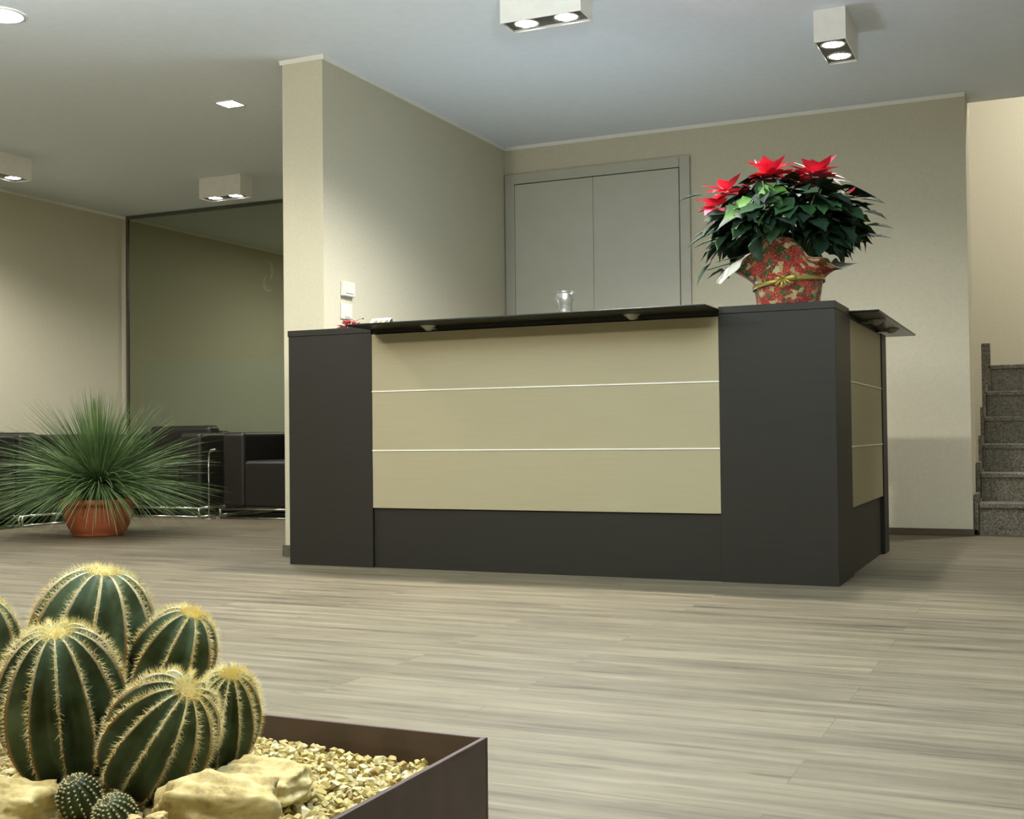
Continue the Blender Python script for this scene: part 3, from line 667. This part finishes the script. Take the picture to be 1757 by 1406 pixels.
# ------------------------------------------------------------------ small things on the counter
t = thing('plastic_cup', 'clear empty plastic cup standing on the dark glass counter', 'cup', (-1.995, 4.97, 1.160))
m = MB(); m.lathe([(0.0, 0.002), (0.030, 0.002), (0.031, 0.0), (0.0325, 0.004), (0.038, 0.065), (0.041, 0.068), (0.0445, 0.110)], n=40)
o = m.build('cup_body', 'cup', t)
s_ = o.modifiers.new('s', 'SOLIDIFY'); s_.thickness = 0.0008
m = MB(); m.tube([(0.0452 * cos(2 * pi * k / 40), 0.0452 * sin(2 * pi * k / 40), 0.111) for k in range(41)], 0.0015, 8, False); m.build('rolled_rim', 'cup', t)
m = MB()
for k in range(7): 
    z = 0.012 + 0.007 * k; r_ = 0.0325 + (z - 0.004) * 0.09 + 0.0006
    m.tube([(r_ * cos(2 * pi * j / 40), r_ * sin(2 * pi * j / 40), z) for j in range(41)], 0.0006, 5, False)
m.build('ribbing', 'cup', t)

t = thing('desk_card', 'white slanted card with three small pictures beside berries', 'card', (-3.0, 5.04, 1.168), R(-4))
m = MB(); m.add([(-0.065, -0.012, 0.0), (0.048, -0.012, 0.0), (0.062, 0.020, 0.045), (-0.055, 0.020, 0.045), (-0.065, -0.010, 0.0), (0.048, -0.010, 0.0), (0.062, 0.022, 0.045), (-0.055, 0.022, 0.045)], [(0, 1, 2, 3), (7, 6, 5, 4), (0, 4, 5, 1), (1, 5, 6, 2), (2, 6, 7, 3), (3, 7, 4, 0)])
m.add([(-0.055, 0.050, 0.0), (0.062, 0.050, 0.0), (0.062, 0.0225, 0.045), (-0.055, 0.0225, 0.045), (-0.055, 0.052, 0.0), (0.062, 0.052, 0.0), (0.062, 0.0245, 0.045), (-0.055, 0.0245, 0.045)], [(0, 1, 2, 3), (7, 6, 5, 4), (0, 4, 5, 1), (1, 5, 6, 2), (2, 6, 7, 3), (3, 7, 4, 0)])
m.build('folded_card', 'card', t)
for k, (x0, mt) in enumerate(((-0.042, 'card_grey'), (-0.012, 'card_tan'), (0.022, 'card_grey'))):
    m = MB(); f = lambda x, s: (x + 0.012 * s, -0.0125 + 0.032 * s - 0.0006, 0.045 * s)
    m.add([f(x0, .22), f(x0 + 0.022, .22), f(x0 + 0.022, .78), f(x0, .78)], [(0, 1, 2, 3)]); m.build('printed_picture', mt, t)

t = thing('berry_sprig', 'red berry sprig with leaves lying on left desk cap', 'decoration', (-3.17, 5.07, 1.168))
m = MB(); m.tube([(-0.08, 0, 0.008), (-0.03, 0, 0.02), (0.02, 0.0, 0.03), (0.06, 0.01, 0.02)], 0.002, 6); m.tube([(-0.04, 0, 0.03), (-0.035, -0.01, 0.052), (0.0, -0.01, 0.05), (0.03, -0.02, 0.035)], 0.0014, 6); m.tube([(0.0, 0, 0.03), (0.04, 0.0, 0.048), (0.062, 0, 0.049)], 0.0009, 5)
m.tube([(0.062, 0, 0.046), (0.062, 0, 0.052)], [0.003, 0.0035], 6)
m.build('twig', 'twig', t)
rnd = random.Random(3)
base_me = None
for (x, y, z, r_) in ((-0.005, -0.02, 0.036, .010), (0.02, -0.02, 0.030, .010), (-0.004, -0.025, 0.016, .011), (0.012, -0.03, 0.013, .010), (-0.025, -0.015, 0.034, .008), (0.03, -0.015, 0.013, .009), (-0.028, -0.02, 0.012, .009), (-0.042, -0.01, 0.042, .007), (-0.02, 0.01, 0.02, .009), (0.045, -0.01, 0.010, .007), (0.038, 0.0, 0.026, .007), (-0.035, 0.0, 0.026, .007)):
    if base_me is None:
        bm = bmesh.new(); bmesh.ops.create_icosphere(bm, subdivisions=2, radius=1.0); base_me = bpy.data.meshes.new('berry'); bm.to_mesh(base_me); bm.free()
        base_me.polygons.foreach_set('use_smooth', [True] * len(base_me.polygons)); base_me.materials.append(MT['berry'])
    o = link('berry', base_me, None, t); o.location = (x, y, z); o.scale = (r_, r_, r_)
m = MB()
for (x, z, dx, dz, L) in ((-0.045, 0.012, -1, 0.35, 0.045), (-0.05, 0.008, -1, 0.1, 0.04), (-0.03, 0.02, -0.7, 0.5, 0.035), (-0.04, 0.006, -0.8, 0.6, 0.03), (0.03, 0.01, 1, 0.1, 0.03)):
    leaf_blade(m, Vector((x, -0.005, z)), Vector((dx, -0.2, dz)), Vector((0.1, -0.7, 1)), L, 0.016, 0.3, 0.2)
m.build('dark_leaves', 'dark_leaf', t)

# ------------------------------------------------------------------ planter with cacti
PX1, PY1, PZT = -0.573, 1.187, 0.30
PX0, PY0 = -1.55, 0.70
T = 0.006; a2 = R(1.5)
pl = thing('planter_box', 'brown metal planter box holding cacti, gravel and stones', 'planter', (-1.06, 0.94, 0))
m = MB(); m.box(PX0, PX1, PY1 - T, PY1, 0, PZT); m.box(PX0, PX1, PY0, PY0 + T, 0, PZT); m.box(PX0, PX0 + T, PY0 + T, PY1 - T, 0, PZT); m.box(PX1 - T, PX1, PY0 + T, PY1 - T, 0, PZT)
m.box(PX0 + T, PX1 - T, PY0 + T, PY1 - T, 0.005, 0.012)
part_at(m.build('planter_walls', 'planter', pl, 0.0012), pl)
GZ = 0.268
m = MB(); nx, ny = 60, 30; vs = []
def ground_z(x, y):
    d = max(0, 1 - ((x + 0.85) ** 2 + (y - 0.93) ** 2) / 0.06)
    return GZ + 0.004 * sin(x * 21) * cos(y * 17) + 0.018 * d - 0.004
for j in range(ny + 1):
    for i in range(nx + 1):
        x = PX0 + T + (PX1 - PX0 - 2 * T) * i / nx; y = PY0 + T + (PY1 - PY0 - 2 * T) * j / ny; vs.append((x, y, ground_z(x, y)))
m.add(vs, [(j * (nx + 1) + i, j * (nx + 1) + i + 1, (j + 1) * (nx + 1) + i + 1, (j + 1) * (nx + 1) + i) for j in range(ny) for i in range(nx)], True)
part_at(m.build('soil_bed', 'bed', pl), pl)

rnd = random.Random(21)
def stone_shape(rnd, n=11):
    bm = bmesh.new()
    for k in range(n):
        v = Vector((rnd.gauss(0, 1), rnd.gauss(0, 1), rnd.gauss(0, 1))).normalized(); bm.verts.new((v.x, v.y * 0.8, v.z * 0.62))
    r_ = bmesh.ops.convex_hull(bm, input=bm.verts)
    bmesh.ops.delete(bm, geom=[g for g in r_['geom_interior'] if isinstance(g, bmesh.types.BMVert)], context='VERTS')
    bm.verts.index_update(); vs = [v.co.copy() for v in bm.verts]; fs = [tuple(v.index for v in f.verts) for f in bm.faces]; bm.free(); return vs, fs
shapes = [stone_shape(rnd) for _ in range(12)]
m = MB(); tones = []
sp = 0.0083; ix = int((PX1 - PX0 - 0.03) / sp); iy = int((PY1 - PY0 - 0.03) / sp)
for i in range(ix):
    for j in range(iy):
        for lay in (0, 1):
            if lay and rnd.random() < 0.55: continue
            x = PX0 + 0.015 + i * sp + rnd.uniform(-.004, .004); y = PY0 + 0.015 + j * sp + rnd.uniform(-.004, .004)
            if lay and x < -1.0: continue
            s_ = rnd.uniform(0.0042, 0.0078); z = ground_z(x, y) + s_ * 0.3 + lay * 0.006
            vs, fs = rnd.choice(shapes); q = Matrix.Rotation(rnd.uniform(0, 6.28), 3, 'Z') @ Matrix.Rotation(rnd.uniform(-.7, .7), 3, 'X') @ Matrix.Rotation(rnd.uniform(-.5, .5), 3, 'Y')
            m.add([Vector((x, y, z)) + (q @ v) * s_ for v in vs], fs); tones += [rnd.random()] * len(vs)
me = m.mesh('gravel'); at = me.attributes.new('tone', 'FLOAT', 'POINT'); at.data.foreach_set('value', tones)
tag(link('gravel', me, 'gravel'), 'pale yellow gravel filling the brown planter', 'gravel', kind='stuff')

def cactus(label, c, Rd, Hh, axis, ribs=13, depth=0.25, spin=0.0, dens=1.0, spine_L=0.0, small=False, group='barrel cacti in the brown planter'):
    c = Vector(c); ax = Vector(axis).normalized()
    spine_L = spine_L or 0.006 + Rd * 0.06
    base = c - ax * Hh * 0.9
    t = thing('small_cactus' if small else 'barrel_cactus', label, 'cactus', base, 0, group)
    q = Vector((0, 0, 1)).rotation_difference(ax).to_matrix()
    sub = 12; n = ribs * sub; rows = 48; vs = []; cr = []; cw = []
    def surf(th, f):
        # f: 0 bottom .. 1 crown
        ph = -pi / 2 * 0.86 + f * (pi / 2 * 0.86 + pi / 2)
        pr = max(0.0, cos(ph)) ** 0.86; zz = sin(ph)
        e = abs(sin(ribs * (th - spin) / 2)); crest = 1 - e ** 0.95
        k = 1 - depth * (1 - crest) * min(1, (1.02 - f) * 9) 
        zz2 = zz - 0.05 * math.exp(-((1 - f) / 0.05) ** 2) 
        return Vector((Rd * pr * k * cos(th), Rd * pr * k * sin(th), Hh * zz2)), crest
    for j in range(rows + 1):
        f = j / rows
        for k in range(n):
            th = 2 * pi * k / n + spin; p, crest = surf(th, f)
            vs.append(q @ p + c - base); cr.append(max(crest - 0.04 + max(0, f - 0.5) * 0.42, 1.0 if f > 0.955 else 0) if not small else crest * 0.4); cw.append(min(1, max(0, (f - 0.55) / 0.35)))
    m = MB(); m.add(vs, [(j * n + k, j * n + (k + 1) % n, (j + 1) * n + (k + 1) % n, (j + 1) * n + k) for j in range(rows) for k in range(n)], True)
    me = m.mesh('cactus_body')
    for nm, dat in (('crest', cr), ('crown', cw)):
        at = me.attributes.new(nm, 'FLOAT', 'POINT'); at.data.foreach_set('value', dat)
    link('ribbed_body', me, 'cactus_small' if small else 'cactus', t)
    # spines
    m = MB(); wl = MB(); rn = random.Random(int(Rd * 1e5) + ribs)
    def spine(p, d, L, r_):
        a = d.orthogonal().normalized(); b = d.cross(a)
        m.add([p + a * r_, p - a * r_ * 0.5 + b * r_ * 0.87, p - a * r_ * 0.5 - b * r_ * 0.87, p + d * L], [(0, 1, 3), (1, 2, 3), (2, 0, 3)])
    na = int((46 if not small else 11) * dens)
    for k in range(ribs):
        th = 2 * pi * k / ribs + spin
        for i in range(na):
            f = 0.22 + 0.77 * (i + rn.random() * 0.4) / na; p, _ = surf(th, f); p2, _ = surf(th, min(1, f + 0.01)); 
            nrm = Vector((p.x / Rd ** 2, p.y / Rd ** 2, p.z / Hh ** 2)).normalized(); tan = (p2 - p); tan = tan.normalized() if tan.length > 1e-6 else Vector((0, 0, 1))
            sd = nrm.cross(tan).normalized(); P = q @ p + c - base
            cnt = rn.randint(7, 10) if not small else 6
            if f < 0.45: cnt = int(cnt * 0.6)
            for _ in range(cnt):
                a = rn.uniform(0, 2 * pi); sprd = rn.uniform(0.2, 1.3)
                d = (nrm + sd * cos(a) * sprd * 0.9 + tan * sin(a) * sprd * 0.8).normalized()
                spine(P + (q @ (sd * rn.uniform(-1, 1) + tan * rn.uniform(-1, 1))) * (0.001 if not small else 0.0004), q @ d, spine_L * rn.uniform(0.45, 1.0) * (1.0 if f > 0.5 else 0.75), 0.00019 if not small else 0.00016)
            if small:
                ww = 0.0011; wl.tube([P - q @ nrm * 0.0005, P + q @ nrm * 0.0012], [ww, ww * 0.6], 6)
    for _ in range(int((520 if not small else 60))):   # crown tuft
        a = rn.uniform(0, 2 * pi); rr_ = rn.random() ** 0.6 * 0.27 * Rd; f = 1 - rr_ / Rd * 0.35
        p, _ = surf(a, f); P = q @ Vector((rr_ * cos(a), rr_ * sin(a), p.z)) + c - base
        d = (Vector((cos(a) * rr_ / Rd * 3.0, sin(a) * rr_ / Rd * 3.0, 1)) + Vector((rn.uniform(-.6, .6), rn.uniform(-.6, .6), 0))).normalized()
        spine(P, q @ d, spine_L * rn.uniform(0.4, 0.9), 0.00022 if not small else 0.00016)
    o = m.build('spines', 'spine' if not small else 'spine_pale', t); o['kind'] = 'stuff'
    if small: wl.build('woolly_areoles', 'wool', t)
    return t
G = Vector((0, 0, 1))
cactus('large upright barrel cactus with pale woolly crown at left front', (-0.903, 0.900, 0.366), 0.0625, 0.088, (0.24, -0.36, 1), 13, spin=0.15)
cactus('tallest barrel cactus, rising behind the woolly-crowned one', (-1.020, 1.060, 0.390), 0.073, 0.095, (0.26, -0.06, 1), 11, spin=0.3)
cactus('bluish barrel cactus leaning right, behind the two joined cacti', (-0.924, 1.085, 0.375), 0.048, 0.068, (0.55, -0.05, 1), 10, spin=0.1)
cactus('leaning barrel cactus in the centre with yellow-spined crown', (-0.786, 0.905, 0.345), 0.053, 0.074, (0.90, -0.30, 1), 13, spin=0.2)
cactus('rightmost barrel cactus, pressed behind the leaning one by the gravel', (-0.778, 0.995, 0.343), 0.036, 0.062, (0.46, -0.42, 1), 12, spin=0.0)
cactus('barrel cactus cut off by the left edge of photo', (-1.130, 1.000, 0.392), 0.045, 0.060, (0.1, -0.1, 1), 11, spin=0.2)
cactus('tiny dotted globe cactus under the woolly-crowned barrel', (-0.812, 0.830, 0.304), 0.0195, 0.024, (0.0, -0.55, 1), 15, 0.12, 0.1, 1, 0.004, True, 'tiny dotted cacti at the planter bottom')
cactus('tiny dotted globe cactus at foot of the leaning barrel', (-0.752, 0.810, 0.302), 0.0185, 0.020, (0.0, -0.75, 1), 15, 0.12, 0.0, 1, 0.004, True, 'tiny dotted cacti at the planter bottom')

def rock(label, c, s3, seed, rz=0.0, group='limestone pieces in the planter', facet=0.25):
    bm = bmesh.new(); bmesh.ops.create_icosphere(bm, subdivisions=5, radius=1.0)
    off = Vector((seed * 3.1, seed * 1.7, seed * 5.3))
    for v in bm.verts:
        p = v.co.copy()
        # squarish block with chipped surface
        mx_ = max(abs(p.x), abs(p.y), abs(p.z)); p = p.lerp(p / mx_ * 0.86, 0.45)
        p *= 1 + facet * mnoise.noise(p * 1.3 + off) + 0.14 * mnoise.noise(p * 2.8 + off) + 0.05 * mnoise.noise(p * 8 + off) + 0.012 * mnoise.noise(p * 24 + off)
        v.co = Vector((p.x * s3[0], p.y * s3[1], p.z * s3[2]))
    me = bpy.data.meshes.new('limestone_rock'); bm.to_mesh(me); bm.free(); me.polygons.foreach_set('use_smooth', [True] * len(me.polygons))
    o = link('limestone_rock', me, 'rock'); o.location = c; o.rotation_euler = (0.1, 0.05, rz); tag(o, label, 'rock', group); return o
rock('smooth cream rock in the bottom left corner of photo', (-0.876, 0.805, 0.293), (0.048, 0.034, 0.030), 1, 0.4)
rock('big rough cream rock right of the leaning cactus', (-0.678, 0.862, 0.298), (0.060, 0.034, 0.036), 2, 0.45)
rock('flat yellow rock lying behind the big rough rock', (-0.700, 0.950, 0.297), (0.048, 0.036, 0.022), 3, 0.1)
rock('small pale pebble in front of tiny cacti', (-0.698, 0.800, 0.307), (0.009, 0.008, 0.008), 4, 0.1)
rock('small grey-white chip left of the pale pebble', (-0.722, 0.800, 0.305), (0.007, 0.006, 0.005), 5, 0.7)
